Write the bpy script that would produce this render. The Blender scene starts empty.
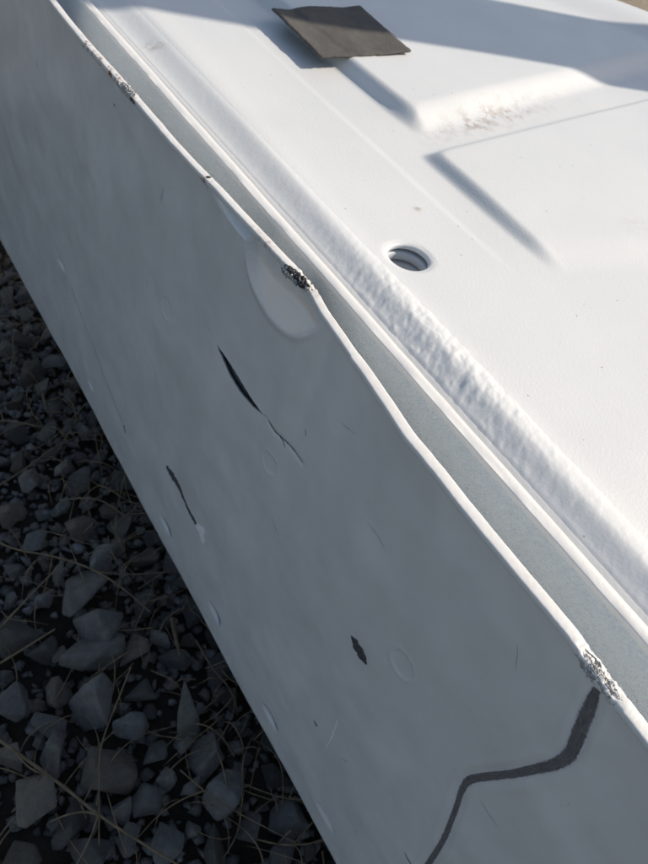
import bpy, math, random
import numpy as np
from mathutils import Vector, Matrix

random.seed(7)
rng = np.random.default_rng(7)
R = math.radians
S = bpy.context.scene
COL = S.collection

# ------------------------------------------------------------------ camera
# axes of the place seen from the camera: X across the panel, Y along it, Z up
AX = np.array([0.82265403, -0.2863142, 0.49118685])
AY = np.array([-0.5277475, -0.7059129, 0.47240825])
AZ = np.array([0.21147794, -0.64785118, -0.7318237])
CAM_Z = 0.58
FOC = 700.0
TOP = 0.398            # height of rim and rail
FACE_X = 0.153         # plane of the undamaged outer skin

cam_d = bpy.data.cameras.new('camera')
cam = bpy.data.objects.new('camera', cam_d)
COL.objects.link(cam)
cam.matrix_world = Matrix(((AX[0], -AX[1], -AX[2], 0.0),
                           (AY[0], -AY[1], -AY[2], 0.0),
                           (AZ[0], -AZ[1], -AZ[2], CAM_Z),
                           (0, 0, 0, 1)))
cam_d.sensor_fit = 'VERTICAL'
cam_d.sensor_height = 36.0
cam_d.lens = FOC / 864 * 36.0
cam_d.clip_start = 0.005
cam_d.clip_end = 500
cam_d.dof.use_dof = True
cam_d.dof.focus_distance = 0.27
cam_d.dof.aperture_fstop = 30.0
S.camera = cam

# ------------------------------------------------------------------ world, sun, exposure
SUN_EL, SUN_AZ = R(38), R(-22)          # azimuth measured from +X towards +Y
W = bpy.data.worlds.new('World')
S.world = W
W.use_nodes = True
nt = W.node_tree
nt.nodes.clear()
sky = nt.nodes.new('ShaderNodeTexSky')
sky.sky_type = 'NISHITA'
sky.sun_disc = False
sky.dust_density = 1.3
sky.sun_elevation = SUN_EL
sky.sun_rotation = math.pi / 2 - SUN_AZ
bg = nt.nodes.new('ShaderNodeBackground')
bg.inputs['Strength'].default_value = 0.108
wo = nt.nodes.new('ShaderNodeOutputWorld')
nt.links.new(sky.outputs[0], bg.inputs[0])
nt.links.new(bg.outputs[0], wo.inputs[0])

sd = bpy.data.lights.new('sun', 'SUN')
sd.energy = 3.5
sd.angle = R(0.53)
sd.color = (1.0, 0.965, 0.915)
sun = bpy.data.objects.new('sun', sd)
COL.objects.link(sun)
sv = Vector((math.cos(SUN_EL) * math.cos(SUN_AZ), math.cos(SUN_EL) * math.sin(SUN_AZ), math.sin(SUN_EL)))
sun.rotation_euler = sv.to_track_quat('Z', 'Y').to_euler()
sun.location = sv * 5

S.view_settings.view_transform = 'Standard'
S.view_settings.look = 'None'
S.view_settings.gamma = 1.0
S.view_settings.exposure = 0.19
S.view_settings.use_curve_mapping = False
S.view_settings.use_white_balance = True       # the phone's daylight balance
S.view_settings.white_balance_temperature = 7250


# ------------------------------------------------------------------ helpers
def ray(px, py):
    v = np.array([px - 324.0, py - 432.0, FOC])
    return np.array([v @ AX, v @ AY, v @ AZ])


def at_z(px, py, z):
    """the point of the place at height z that lies behind this point of the photograph"""
    r = ray(px, py)
    p = r * ((z - CAM_Z) / r[2])
    return np.array([p[0], p[1], z])


def at_x(px, py, x=FACE_X):
    r = ray(px, py)
    p = r * (x / r[0])
    return np.array([x, p[1], p[2] + CAM_Z])


def hash2(i, j, seed):
    h = (i.astype(np.int64) * 374761393 + j.astype(np.int64) * 668265263 + seed * 974711) & 0x7fffffff
    h = ((h ^ (h >> 13)) * 1274126177) & 0x7fffffff
    h = h ^ (h >> 16)
    return (h & 0xffff) / 65535.0


def vnoise(x, y, seed=0):
    xi, yi = np.floor(x), np.floor(y)
    fx, fy = x - xi, y - yi
    fx = fx * fx * fx * (fx * (fx * 6 - 15) + 10)
    fy = fy * fy * fy * (fy * (fy * 6 - 15) + 10)
    a = hash2(xi, yi, seed); b = hash2(xi + 1, yi, seed)
    c = hash2(xi, yi + 1, seed); d = hash2(xi + 1, yi + 1, seed)
    return (a + (b - a) * fx + (c - a) * fy + (a - b - c + d) * fx * fy) * 2 - 1


def fbm(x, y, seed=0, octv=3):
    s, a, t = 0, 1.0, 0
    for o in range(octv):
        s = s + a * vnoise(x * 2 ** o + 17.3 * o, y * 2 ** o - 9.1 * o, seed + o)
        t += a
        a *= 0.5
    return s / t


def sstep(a, b, x):
    t = np.clip((x - a) / (b - a), 0, 1)
    return t * t * (3 - 2 * t)


def gauss(x, s):
    return np.exp(-(x / s) ** 2)


def make_mesh(name, V, F, mat, smooth=True, attrs=None):
    me = bpy.data.meshes.new(name)
    V = np.asarray(V, dtype=np.float32)
    F = np.asarray(F, dtype=np.int32)
    me.vertices.add(len(V))
    me.vertices.foreach_set('co', V.ravel())
    k = F.shape[1]
    me.loops.add(F.size)
    me.loops.foreach_set('vertex_index', F.ravel())
    me.polygons.add(len(F))
    me.polygons.foreach_set('loop_start', np.arange(0, F.size, k, dtype=np.int32))
    me.polygons.foreach_set('loop_total', np.full(len(F), k, dtype=np.int32))
    me.polygons.foreach_set('use_smooth', np.full(len(F), smooth, dtype=bool))
    if attrs:
        for n, a in attrs.items():
            at = me.attributes.new(n, 'FLOAT', 'POINT')
            at.data.foreach_set('value', np.asarray(a, dtype=np.float32).ravel())
    me.update(calc_edges=True)
    me.validate()
    if mat:
        me.materials.append(mat)
    return me


def link(name, me, parent=None, **kw):
    o = bpy.data.objects.new(name, me)
    COL.objects.link(o)
    if parent:
        o.parent = parent
    for k, v in kw.items():
        o[k] = v
    return o


def grid_faces(ny, nx, hole=None):
    """quads of an (ny, nx) vertex grid; hole = boolean (ny-1, nx-1) of cells left out"""
    j, i = np.meshgrid(np.arange(ny - 1), np.arange(nx - 1), indexing='ij')
    a = j * nx + i
    F = np.stack([a, a + 1, a + nx + 1, a + nx], -1)
    if hole is not None:
        F = F[~hole]
    return F.reshape(-1, 4)


# ------------------------------------------------------------------ materials
def new_mat(name):
    m = bpy.data.materials.new(name)
    m.use_nodes = True
    return m, m.node_tree, m.node_tree.nodes['Principled BSDF']


def N(t, kind, **kw):
    n = t.nodes.new(kind)
    for k, v in kw.items():
        if k in n.inputs:
            n.inputs[k].default_value = v
        else:
            setattr(n, k, v)
    return n


def noise(t, scale, detail=4, rough=0.6, vec=None):
    n = N(t, 'ShaderNodeTexNoise')
    n.inputs['Scale'].default_value = scale
    n.inputs['Detail'].default_value = detail
    n.inputs['Roughness'].default_value = rough
    if vec is not None:
        t.links.new(vec, n.inputs['Vector'])
    return n.outputs['Fac']


def ramp(t, fac, stops):
    r = N(t, 'ShaderNodeValToRGB')
    e = r.color_ramp.elements
    while len(e) < len(stops):
        e.new(0.5)
    for k, (p, c) in enumerate(stops):
        e[k].position = p
        e[k].color = (c[0], c[1], c[2], 1) if not isinstance(c, (int, float)) else (c, c, c, 1)
    t.links.new(fac, r.inputs[0])
    return r.outputs[0]


def mix(t, fac, a, b):
    m = N(t, 'ShaderNodeMix', data_type='RGBA')
    for sock, v in ((m.inputs[0], fac), (m.inputs[6], a), (m.inputs[7], b)):
        if hasattr(v, 'links'):
            t.links.new(v, sock)
        elif isinstance(v, (int, float)):
            sock.default_value = v
        else:
            sock.default_value = (*v, 1)
    return m.outputs[2]


def math_n(t, op, a, b=0.0):
    m = N(t, 'ShaderNodeMath', operation=op)
    for k, v in enumerate((a, b)):
        if hasattr(v, 'links'):
            t.links.new(v, m.inputs[k])
        else:
            m.inputs[k].default_value = v
    return m.outputs[0]


def bump(t, bsdf, h, dist, strength=1.0):
    b = N(t, 'ShaderNodeBump')
    b.inputs['Distance'].default_value = dist
    b.inputs['Strength'].default_value = strength
    t.links.new(h, b.inputs['Height'])
    t.links.new(b.outputs[0], bsdf.inputs['Normal'])


def attr(t, name):
    return N(t, 'ShaderNodeAttribute', attribute_name=name).outputs['Fac']


def paint(name, base, rough, peel, peel_scale=700, coat=0.4, wearable=True, dust=0.5, mottle=0.0):
    m, t, b = new_mat(name)
    P = N(t, 'ShaderNodeTexCoord').outputs['Object']
    big = noise(t, 9, 5, 0.6, P)
    tint = ramp(t, big, [(0.3, [c * 0.95 for c in base]), (0.7, base)])
    if mottle:
        mo = noise(t, 38, 6, 0.55, P)
        tint = mix(t, ramp(t, mo, [(0.35, 0.0), (0.7, mottle)]), tint, [c * 0.80 for c in base])
        smear = noise(t, 16, 3, 0.5, P)
        tint = mix(t, ramp(t, smear, [(0.56, 0.0), (0.70, mottle * 0.8)]), tint, [min(1, c * 1.16) for c in base])
    # sparse grit and dust specks
    sp = N(t, 'ShaderNodeTexVoronoi'); sp.inputs['Scale'].default_value = 190
    t.links.new(P, sp.inputs['Vector'])
    spk = ramp(t, sp.outputs['Distance'], [(0.03, 1.0), (0.12, 0.0)])
    rnd = N(t, 'ShaderNodeSeparateColor')
    t.links.new(sp.outputs['Color'], rnd.inputs[0])
    gate = math_n(t, 'GREATER_THAN', rnd.outputs[0], 0.93)
    spm = math_n(t, 'MULTIPLY', math_n(t, 'MULTIPLY', spk, gate), dust)
    col = mix(t, spm, tint, (0.22, 0.15, 0.09))
    fine = noise(t, 420, 3, 0.6, P)
    grime = ramp(t, math_n(t, 'MULTIPLY', noise(t, 35, 6, 0.7, P), fine), [(0.36, 0.0), (0.60, 0.30 * dust)])
    col = mix(t, grime, col, (0.42, 0.38, 0.31))
    if wearable:
        w = attr(t, 'dirt')
        n2 = noise(t, 130, 8, 0.72, P)
        f = math_n(t, 'MULTIPLY', w, ramp(t, n2, [(0.46, 0.0), (0.70, 1.0)]))
        col = mix(t, f, col, (0.27, 0.16, 0.075))
        rst = attr(t, 'rust')
        n3 = noise(t, 330, 5, 0.7, P)
        f2 = math_n(t, 'MULTIPLY', rst, ramp(t, n3, [(0.50, 0.0), (0.56, 1.0)]))
        col = mix(t, f2, col, (0.20, 0.075, 0.025))
        scuff_light = attr(t, 'scuff')
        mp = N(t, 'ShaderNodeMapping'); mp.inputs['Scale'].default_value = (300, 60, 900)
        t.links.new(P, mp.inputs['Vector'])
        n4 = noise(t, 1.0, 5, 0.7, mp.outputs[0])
        f3 = math_n(t, 'MULTIPLY', scuff_light, ramp(t, n4, [(0.3, 0.65), (0.62, 1.0)]))
        col = mix(t, f3, col, (0.98, 0.85, 0.76))  # warm lighter colour: sky light painted on the dent, plus rubbed paint
    t.links.new(col, b.inputs['Base Color'])
    rr = ramp(t, noise(t, 25, 5, 0.6, P), [(0.3, rough * 0.8), (0.7, min(1, rough * 1.25))])
    t.links.new(rr, b.inputs['Roughness'])
    b.inputs['Coat Weight'].default_value = coat
    b.inputs['Coat Roughness'].default_value = 0.14
    h = noise(t, peel_scale, 2, 0.5, P)
    bump(t, b, h, peel)
    return m


M_SKIN = paint('glossy_white_skin_paint', (0.83, 0.82, 0.815), 0.36, 0.00006, 500, 0.45, dust=0.25, mottle=0.5)
M_RIM = paint('white_rim_paint', (0.80, 0.79, 0.77), 0.45, 0.00012, 500, 0.2, dust=0.6)
M_INNER = paint('satin_white_inner_paint', (0.76, 0.765, 0.76), 0.42, 0.00010, 750, 0.15, dust=0.8)
M_TROUGH = paint('rough_primer_paint', (0.82, 0.90, 0.93), 0.5, 0.0012, 1400, 0.1, dust=0.5, wearable=False)
M_BEAD = paint('seam_sealer_paint', (0.77, 0.775, 0.77), 0.42, 0.00010, 700, 0.2, dust=0.6)


def simple(name, col, rough, metal=0.0, var=0.3, scale=200, bmp=0.0002, spec=0.5):
    m, t, b = new_mat(name)
    P = N(t, 'ShaderNodeTexCoord').outputs['Object']
    n = noise(t, scale, 6, 0.65, P)
    c = ramp(t, n, [(0.3, [x * (1 - var) for x in col]), (0.7, [min(1, x * (1 + var)) for x in col])])
    t.links.new(c, b.inputs['Base Color'])
    b.inputs['Roughness'].default_value = rough
    b.inputs['Metallic'].default_value = metal
    b.inputs['Specular IOR Level'].default_value = spec
    bump(t, b, n, bmp)
    return m


M_BARE = simple('scraped_bare_metal', (0.50, 0.49, 0.48), 0.38, 0.85, 0.45, 900, 0.0006)
m, t, b = new_mat('torn_dark_metal')
P = N(t, 'ShaderNodeTexCoord').outputs['Object']
nn = noise(t, 750, 4, .7, P)
t.links.new(ramp(t, nn, [(0.42, (0.022, 0.021, 0.023)), (0.52, (0.10, 0.10, 0.105)), (0.60, (0.62, 0.61, 0.60))]), b.inputs['Base Color'])
b.inputs['Roughness'].default_value = 0.45
bump(t, b, nn, 0.0012)
M_DARKMETAL = m
M_EDGE = simple('cut_steel_edge', (0.55, 0.55, 0.56), 0.4, 0.5, 0.3, 900, 0.0002)
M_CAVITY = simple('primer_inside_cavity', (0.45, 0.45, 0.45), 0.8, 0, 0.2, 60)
M_FINE = simple('scratched_paint', (0.50, 0.50, 0.52), 0.6, 0, 0.4, 300)
M_RING = simple('grey_white_collar_paint', (0.60, 0.63, 0.67), 0.5, 0, 0.06, 200)
M_BACK = simple('grey_light_catch', (0.19, 0.185, 0.18), 0.7, 0, 0.2, 300)  # colour of the light-catching sheet added behind the gash
M_SLIVER = simple('blue_grey_sliver', (0.20, 0.27, 0.42), 0.5, 0, 0.25, 500)
M_CHIP = simple('white_filler_chip', (0.93, 0.94, 0.95), 0.7, 0, 0.12, 900, 0.0004)


def scuff_mat(name, dark, light, sx=(1, 1)):
    """rubbed mark: streaks run along the mark (attribute u along, v across)"""
    m, t, b = new_mat(name)
    u, v = attr(t, 'u'), attr(t, 'v')
    cx = N(t, 'ShaderNodeCombineXYZ')
    t.links.new(math_n(t, 'MULTIPLY', u, 14.0 * sx[0]), cx.inputs[0])
    t.links.new(math_n(t, 'MULTIPLY', v, 4.0 * sx[1]), cx.inputs[1])
    n = noise(t, 1.0, 6, 0.75, cx.outputs[0])
    P = N(t, 'ShaderNodeTexCoord').outputs['Object']
    n2 = noise(t, 900, 3, 0.7, P)
    s = math_n(t, 'ADD', math_n(t, 'MULTIPLY', n, 0.7), math_n(t, 'MULTIPLY', n2, 0.3))
    c = ramp(t, s, [(0.32, dark), (0.56, [0.55 * a + 0.45 * d for a, d in zip(light, dark)]), (0.70, light)])
    av = math_n(t, 'ABSOLUTE', v)
    e = math_n(t, 'ADD', av, math_n(t, 'MULTIPLY', math_n(t, 'SUBTRACT', n2, 0.5), 0.5))
    c = mix(t, ramp(t, e, [(0.66, 0.0), (0.90, 1.0)]), c, (0.80, 0.79, 0.83))
    t.links.new(c, b.inputs['Base Color'])
    b.inputs['Roughness'].default_value = 0.55
    bump(t, b, s, 0.0006)
    return m


M_SCUFF = scuff_mat('dark_rubbed_scuff', (0.060, 0.058, 0.064), (0.34, 0.325, 0.33))
M_SCRAPE = scuff_mat('black_scrape', (0.012, 0.012, 0.014), (0.17, 0.17, 0.18), (2.5, 1.6))

# ------------------------------------------------------------------ outer skin
Z_OF = lambda rel: rel + CAM_Z
rim_pts = [(52, 0), (84, 40), (131, 92), (170, 138), (200, 170), (215, 185), (238, 210), (263, 236), (288, 261), (303, 274), (313, 286),
           (325, 308), (340, 332), (351, 350), (363, 366), (380, 391), (407, 432), (440, 472), (474, 515), (524, 576), (574, 636), (606, 680), (646, 733)]
RP = np.array([at_z(a, b, TOP)[:2] for a, b in rim_pts])
RP = RP[np.argsort(RP[:, 1])]
_yy = np.linspace(-0.6, 1.2, 3601)
_xx = np.interp(_yy, RP[:, 1], RP[:, 0])
_xx[_yy > RP[-1, 1]] = RP[-1, 0]
_k = np.exp(-(np.arange(-14, 15) / 6.0) ** 2); _k /= _k.sum()
_xs = np.convolve(np.pad(_xx, 14, mode='edge'), _k, mode='valid')


def rim_x(y):
    return np.interp(y, _yy, _xs)


def face_yz(px, py):
    p = at_x(px, py)
    return p[1], p[2]


def poly_yz(pts):
    return np.array([face_yz(*p) for p in pts])


def dist_poly(Y, Z, P):
    """distance to a polyline (and the fraction along it)"""
    best = np.full(Y.shape, 1e9); fr = np.zeros(Y.shape)
    n = len(P) - 1
    for k in range(n):
        a, b = P[k], P[k + 1]
        d = b - a
        L = d @ d + 1e-12
        t = np.clip(((Y - a[0]) * d[0] + (Z - a[1]) * d[1]) / L, 0, 1)
        q = np.hypot(Y - a[0] - t * d[0], Z - a[1] - t * d[1])
        m = q < best
        best = np.where(m, q, best); fr = np.where(m, (k + t) / n, fr)
    return best, fr


BIG = [(599, 688), (593, 704), (583, 728), (575, 748), (569, 756), (558, 763), (530, 770), (505, 775), (478, 778), (467, 781), (461, 789), (455, 812), (446, 837), (431, 860), (418, 880)]
BIG_YZ = poly_yz(BIG)
RINGS = [((402, 664), .0078), ((268, 463), .0070), ((165, 309), .0078)]
DINGS = [((166, 526), .013, .0065), ((215, 614), .013, .0065), ((270, 717), .013, .006), ((325, 817), .013, .006),
         ((62, 265), .012, .004), ((90, 385), .010, .003)]
GASH_T = [(211.3, 336.2), (224.3, 355.6), (237.2, 375.1), (251.3, 398.8), (265.3, 420.0)]
GASH_B = [(211.3, 336.2), (216.2, 350.5), (226.6, 371.8), (237.6, 389.1), (251.3, 406.4), (265.3, 420.0)]
GT, GB = poly_yz(GASH_T), poly_yz(GASH_B)


def dent_depth(Y):
    """how far the U-shaped dent under the kink reaches down the skin"""
    e = np.clip(1 - ((Y - 0.2045) / 0.0300) ** 2, 0, 1)
    return 0.0055 + 0.0215 * e ** 0.55, e


def face_x(Y, Z):
    dep = TOP - Z
    bow = rim_x(Y) - 0.1515
    D, e_ = dent_depth(Y)
    lin = np.clip(1 - dep / D, 0, 1)
    g = np.clip((D - dep) / np.maximum(D - 0.013, 0.003), 0, 1)
    wide = np.exp(-(dep / 0.09) ** 2)
    gw = 0.80 * sstep(0.166, 0.182, Y) * sstep(0.30, 0.24, Y)
    X = FACE_X + bow * (g * gw + wide * (1 - gw))
    X = X - 0.0007 * gauss(dep - D - .001, .0022) * sstep(0, .3, e_)
    X = X - 0.0015 * g
    # broad unevenness of thin sheet metal
    X = X + 0.0011 * fbm(Y * 13, Z * 17, 3, 2) + 0.00022 * fbm(Y * 60, Z * 60, 9, 2)
    for q_, (p, r) in enumerate(RINGS):
        f_ = (1.0, .7, .5)[q_]
        y0, z0 = face_yz(*p)
        q = np.hypot((Y - y0), (Z - z0) * 0.95) / r
        X = X + f_ * (0.00035 * sstep(1.12, 0.88, q) - 0.00050 * gauss(q - 1.0, 0.14))
    for (p, a, b_) in DINGS:
        y0, z0 = face_yz(*p)
        q = np.hypot((Y - y0) / a, (Z - z0) / b_)
        X = X + 0.0015 * np.clip(1 - q * q, 0, 1) ** 1.5
    d, fr = dist_poly(Y, Z, BIG_YZ)
    X = X + 0.0007 * gauss(d, 0.0035) - 0.0004 * gauss(d - 0.0052, 0.0014)
    # the gash: lower lip pressed in, upper lip sprung out, crease running on past it
    gy0, gy1 = GT[-1, 0], GT[0, 0]
    zt = np.interp(Y, GT[::-1, 0], GT[::-1, 1]); zb = np.interp(Y, GB[::-1, 0], GB[::-1, 1])
    inside = sstep(gy0 - .012, gy0 + .015, Y) * sstep(gy1 + .012, gy1 - .012, Y)
    X = X + 0.0016 * inside * np.where(Z < zb, np.exp(-(zb - Z) / .008), 0) - 0.0007 * inside * np.where(Z > zt, np.exp(-(Z - zt) / .005), 0)
    cr, _ = dist_poly(Y, Z, CRACK_YZ)
    X = X + 0.0006 * gauss(cr, .0016)
    return X


CRACK = [(264, 419), (271, 430), (277, 437), (285, 449), (298, 465)]
CRACK_YZ = poly_yz(CRACK)

ys = np.concatenate([np.arange(-0.30, -0.03, 0.004), np.arange(-0.03, 0.53, 0.001), np.arange(0.53, 0.98, 0.0022)])
zs = np.arange(TOP - 0.0015, 0.0535, -0.001)
fold = [(0.0004, 0.0522), (0.0014, 0.0514), (0.0030, 0.0512), (0.0120, 0.0516), (0.0125, 0.0530)]
Yg, Zg = np.meshgrid(ys, zs, indexing='ij')
Xg = face_x(Yg, Zg)
ny, nz = Xg.shape
# cells left out for the gash
by0, by1 = np.searchsorted(ys, GT[-1, 0] - 0.006), np.searchsorted(ys, GT[0, 0] + 0.006)
zlo, zhi = min(GB[:, 1].min(), GT[:, 1].min()) - 0.007, max(GT[:, 1].max(), GB[:, 1].max()) + 0.007
bz0, bz1 = np.searchsorted(-zs, -zhi), np.searchsorted(-zs, -zlo)
Vx = np.stack([Xg, Yg, Zg], -1)
ex = []
for dx, zz in fold:
    ex.append(np.stack([Xg[:, -1] + dx, ys, np.full(ny, zz)], -1)[:, None, :])
Vx = np.concatenate([Vx] + ex, 1)
nzz = Vx.shape[1]
hole = np.zeros((ny - 1, nzz - 1), bool)
hole[by0:by1, bz0:bz1] = True
F = grid_faces(ny, nzz, hole)
V = Vx.reshape(-1, 3)
# patch between block boundary and the gash outline
loop = [(j, bz0) for j in range(by0, by1)] + [(by1, k) for k in range(bz0, bz1)] + [(j, bz1) for j in range(by1, by0, -1)] + [(by0, k) for k in range(bz1, bz0, -1)]
nt_, nr_ = by1 - by0, bz1 - bz0
gash = []
for n_, (j, k) in enumerate(loop):
    if n_ < nt_:
        f = 0.03 + 0.94 * n_ / nt_; side = 'T'
    elif n_ < nt_ + nr_:
        q = (n_ - nt_) / nr_; side = 'T' if q < 0.5 else 'B'; f = 1 - 0.03 * abs(1 - 2 * q) if q != 0 else 0.97
    elif n_ < 2 * nt_ + nr_:
        f = 0.97 - 0.94 * (n_ - nt_ - nr_) / nt_; side = 'B'
    else:
        q = (n_ - 2 * nt_ - nr_) / nr_; side = 'B' if q < 0.5 else 'T'; f = 0.03 * abs(1 - 2 * q)
    y = GT[-1, 0] + f * (GT[0, 0] - GT[-1, 0])
    E_ = GT if side == 'T' else GB
    z = np.interp(y, E_[::-1, 0], E_[::-1, 1])
    z += 0.00008 * math.sin(y * 1300 + (0 if side == 'T' else 2))
    if side == 'B':
        z -= 0.0030 * math.sin(math.pi * f)
    else:
        z += 0.0004 * math.sin(math.pi * f)
    gash.append((y, z))
gash = np.array(gash)
NL = len(loop)
base_idx = np.array([j * nzz + k for j, k in loop])
outer = np.array([[ys[j], zs[k]] for j, k in loop])
rings_idx = [base_idx]
Vadd = []; nxt = len(V)
NR = 9
for r_ in range(1, NR + 1):
    t_ = (r_ / NR) ** 0.8
    P2 = outer * (1 - t_) + gash * t_
    Vadd.append(np.stack([face_x(P2[:, 0], P2[:, 1]), P2[:, 0], P2[:, 1]], -1))
    rings_idx.append(np.arange(nxt, nxt + NL)); nxt += NL
lip = Vadd[-1].copy(); lip[:, 0] += 0.0008
Vall = np.concatenate([V] + Vadd, 0)
Fadd = []
for r_ in range(NR):
    a, b_ = rings_idx[r_], rings_idx[r_ + 1]
    Fadd.append(np.stack([b_, np.roll(b_, -1), np.roll(a, -1), a], -1))
F = np.concatenate([F] + Fadd, 0)


def chaikin(P, n=2):
    P = np.asarray(P, float)
    for _ in range(n):
        Q = np.empty((2 * len(P) - 2, P.shape[1]))
        Q[0::2] = 0.75 * P[:-1] + 0.25 * P[1:]
        Q[1::2] = 0.25 * P[:-1] + 0.75 * P[1:]
        P = np.concatenate([P[:1], Q, P[-1:]])
    return P


Yv, Zv = Vall[:, 1], Vall[:, 2]
dep = TOP - Zv
D_, e_ = dent_depth(Yv)
tong_light = sstep(-0.0004, 0.0008, D_ - dep + 0.0004 * fbm(Yv * 400, Zv * 400, 4)) * sstep(0.05, 0.3, e_)  # dent slope painted lighter where it faces the sky, partly scuffed paint
tong_light *= sstep(0.006, 0.015, dep)
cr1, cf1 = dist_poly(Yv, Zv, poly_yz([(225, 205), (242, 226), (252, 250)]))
scuff = np.clip(1.0 * tong_light + 0.4 * gauss(cr1, 0.003), 0, 1)  # mask of the painted light and scuffing on the dent
rust = 0.8 * gauss(np.hypot(Yv - 0.283, dep - 0.002), 0.004)
dirt = 0.25 * sstep(0.08, 0.056, Zv)

panel = link('vehicle_body_panel', None)
panel.location = (0.42, 0.25, 0.0)
panel['label'] = 'large dented white sheet metal body panel with scraped rim lying over dark gravel'
panel['category'] = 'body panel'
bpy.context.view_layer.update()
OFF = np.array([0.42, 0.25, 0.0])


def part(name, V, F, mat, parent=None, smooth=True, attrs=None, **kw):
    return link(name, make_mesh(name, np.asarray(V) - OFF, F, mat, smooth, attrs), parent or panel, **kw)


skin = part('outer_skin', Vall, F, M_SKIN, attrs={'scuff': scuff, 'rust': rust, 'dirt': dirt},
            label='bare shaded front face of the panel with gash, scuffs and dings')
skin.location = (0, 0, 0)
# thickness of the cut: the edge turned inwards
lipV = np.concatenate([Vadd[-1] - np.array([0.00005, 0, 0]), lip], 0)
ar = np.arange(NL)
part('gash_edge', lipV, np.stack([ar, np.roll(ar, -1), np.roll(ar, -1) + NL, ar + NL], -1), M_EDGE, skin)

# ------------------------------------------------------------------ rolled rim along the top of the skin
RY = np.concatenate([np.arange(-0.30, -0.03, 0.004), np.arange(-0.03, 0.55, 0.0006), np.arange(0.55, 0.98, 0.002)])
sec = []
w2, h2 = 0.0025, 0.0015
for k in range(20):
    a = 2 * math.pi * k / 20
    ca, sa = math.cos(a), math.sin(a)
    sec.append((w2 * math.copysign(abs(ca) ** 0.4, ca), h2 * math.copysign(abs(sa) ** 0.5, sa) - h2 + 0.0006))
sec = np.array(sec)
rx = rim_x(RY)
chew1 = gauss(RY - 0.3705, 0.010)       # chewed spot near the top left
chew2 = gauss(RY - 0.196, 0.007)        # torn spot at the kink
chew3 = gauss(RY - 0.0035, 0.010)       # scraped spot at the lower right
A_ = np.arange(20)
jag = lambda f, s: fbm(RY[:, None] * f + 0 * A_[None, :], A_[None, :] * 0.9 + 0 * RY[:, None], s, 3)
step = sstep(0.148, 0.1465, RY)
RX = rx[:, None] + sec[None, :, 0] * (1 + 0.05 * fbm(RY * 60, RY * 0, 2)[:, None] + 0.14 * step[:, None] - 0.10)
RZ = TOP + sec[None, :, 1] * np.ones_like(RY)[:, None]
RX = RX + (0.0011 * chew1 + 0.0015 * chew2 + 0.0010 * chew3)[:, None] * jag(900, 5)
RZ = RZ + (0.0012 * chew1 + 0.0016 * chew2 + 0.0008 * chew3)[:, None] * jag(800, 8) - (0.0008 * chew1 + 0.0012 * chew2 + .0006 * chew3)[:, None]
RX = RX + 0.00012 * fbm(RY * 200, RY * 0, 21)[:, None]
RZ = RZ + 0.00035 * fbm(RY * 45, RY * 0 + 5, 31)[:, None] - 0.0018 * gauss(RY - .186, .03)[:, None]
RV = np.stack([RX, np.repeat(RY[:, None], 20, 1), RZ], -1).reshape(-1, 3)
jj, kk = np.meshgrid(np.arange(len(RY) - 1), A_, indexing='ij')
RF = np.stack([jj * 20 + kk, (jj + 1) * 20 + kk, (jj + 1) * 20 + (kk + 1) % 20, jj * 20 + (kk + 1) % 20], -1).reshape(-1, 4)
ryy = np.repeat(RY, 20)
front = (np.tile(sec[:, 0], len(RY)) < 0.0006).astype(float)
rrust = front * (1.0 * gauss(ryy - 0.392, 0.013) + 1.0 * gauss(ryy - 0.425, 0.010) + 0.8 * gauss(ryy - 0.279, 0.0030) + 0.55 * gauss(ryy - .405, .004) + 0.35 * gauss(ryy - .225, .010)) + 0.6 * chew1.repeat(20) * front
rim = part('rolled_rim', RV, RF, M_RIM, attrs={'rust': rrust, 'dirt': 0.5 * chew1.repeat(20) + 0.5 * gauss(ryy - .205, .02) + 0.12, 'scuff': ryy * 0})


# ------------------------------------------------------------------ marks on the skin
def ribbon(name, pts, widths, mat, lift=0.00022, jagged=0.15, seg=0.0006, across=9, seed=1, parent=None, **kw):
    P = chaikin([face_yz(*p) for p in pts], 2)
    w = chaikin(np.array(widths, float)[:, None], 2)[:, 0]
    L = np.concatenate([[0], np.cumsum(np.hypot(*np.diff(P, axis=0).T))])
    n = max(6, int(L[-1] / seg))
    s = np.linspace(0, L[-1], n)
    py_, pz_ = np.interp(s, L, P[:, 0]), np.interp(s, L, P[:, 1])
    ww = np.interp(s, L, w)
    ty, tz = np.gradient(py_), np.gradient(pz_)
    q = np.hypot(ty, tz); ty, tz = ty / q, tz / q
    v = np.linspace(-1, 1, across)
    eL = 1 + jagged * (0.6 * fbm(s * 900, s * 0 + seed, seed, 3) + 0.7 * fbm(s * 260, s * 0 + seed, seed + 2, 2)); eR = 1 + jagged * fbm(s * 900, s * 0 + seed + 9, seed + 4, 3)
    half = np.where(v[None, :] < 0, eL[:, None], eR[:, None]) * ww[:, None] / 2
    Y = py_[:, None] - tz[:, None] * v[None, :] * half
    Z = pz_[:, None] + ty[:, None] * v[None, :] * half
    X = face_x(Y, Z) - lift * (1 - 0.85 * np.abs(v[None, :]) ** 3) - 0.00006
    V = np.stack([X, Y, Z], -1).reshape(-1, 3)
    return part(name, V, grid_faces(n, across), mat, parent or skin, attrs={'u': np.repeat(s, across) / 0.1, 'v': np.tile(v, n)}, **kw)


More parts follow.
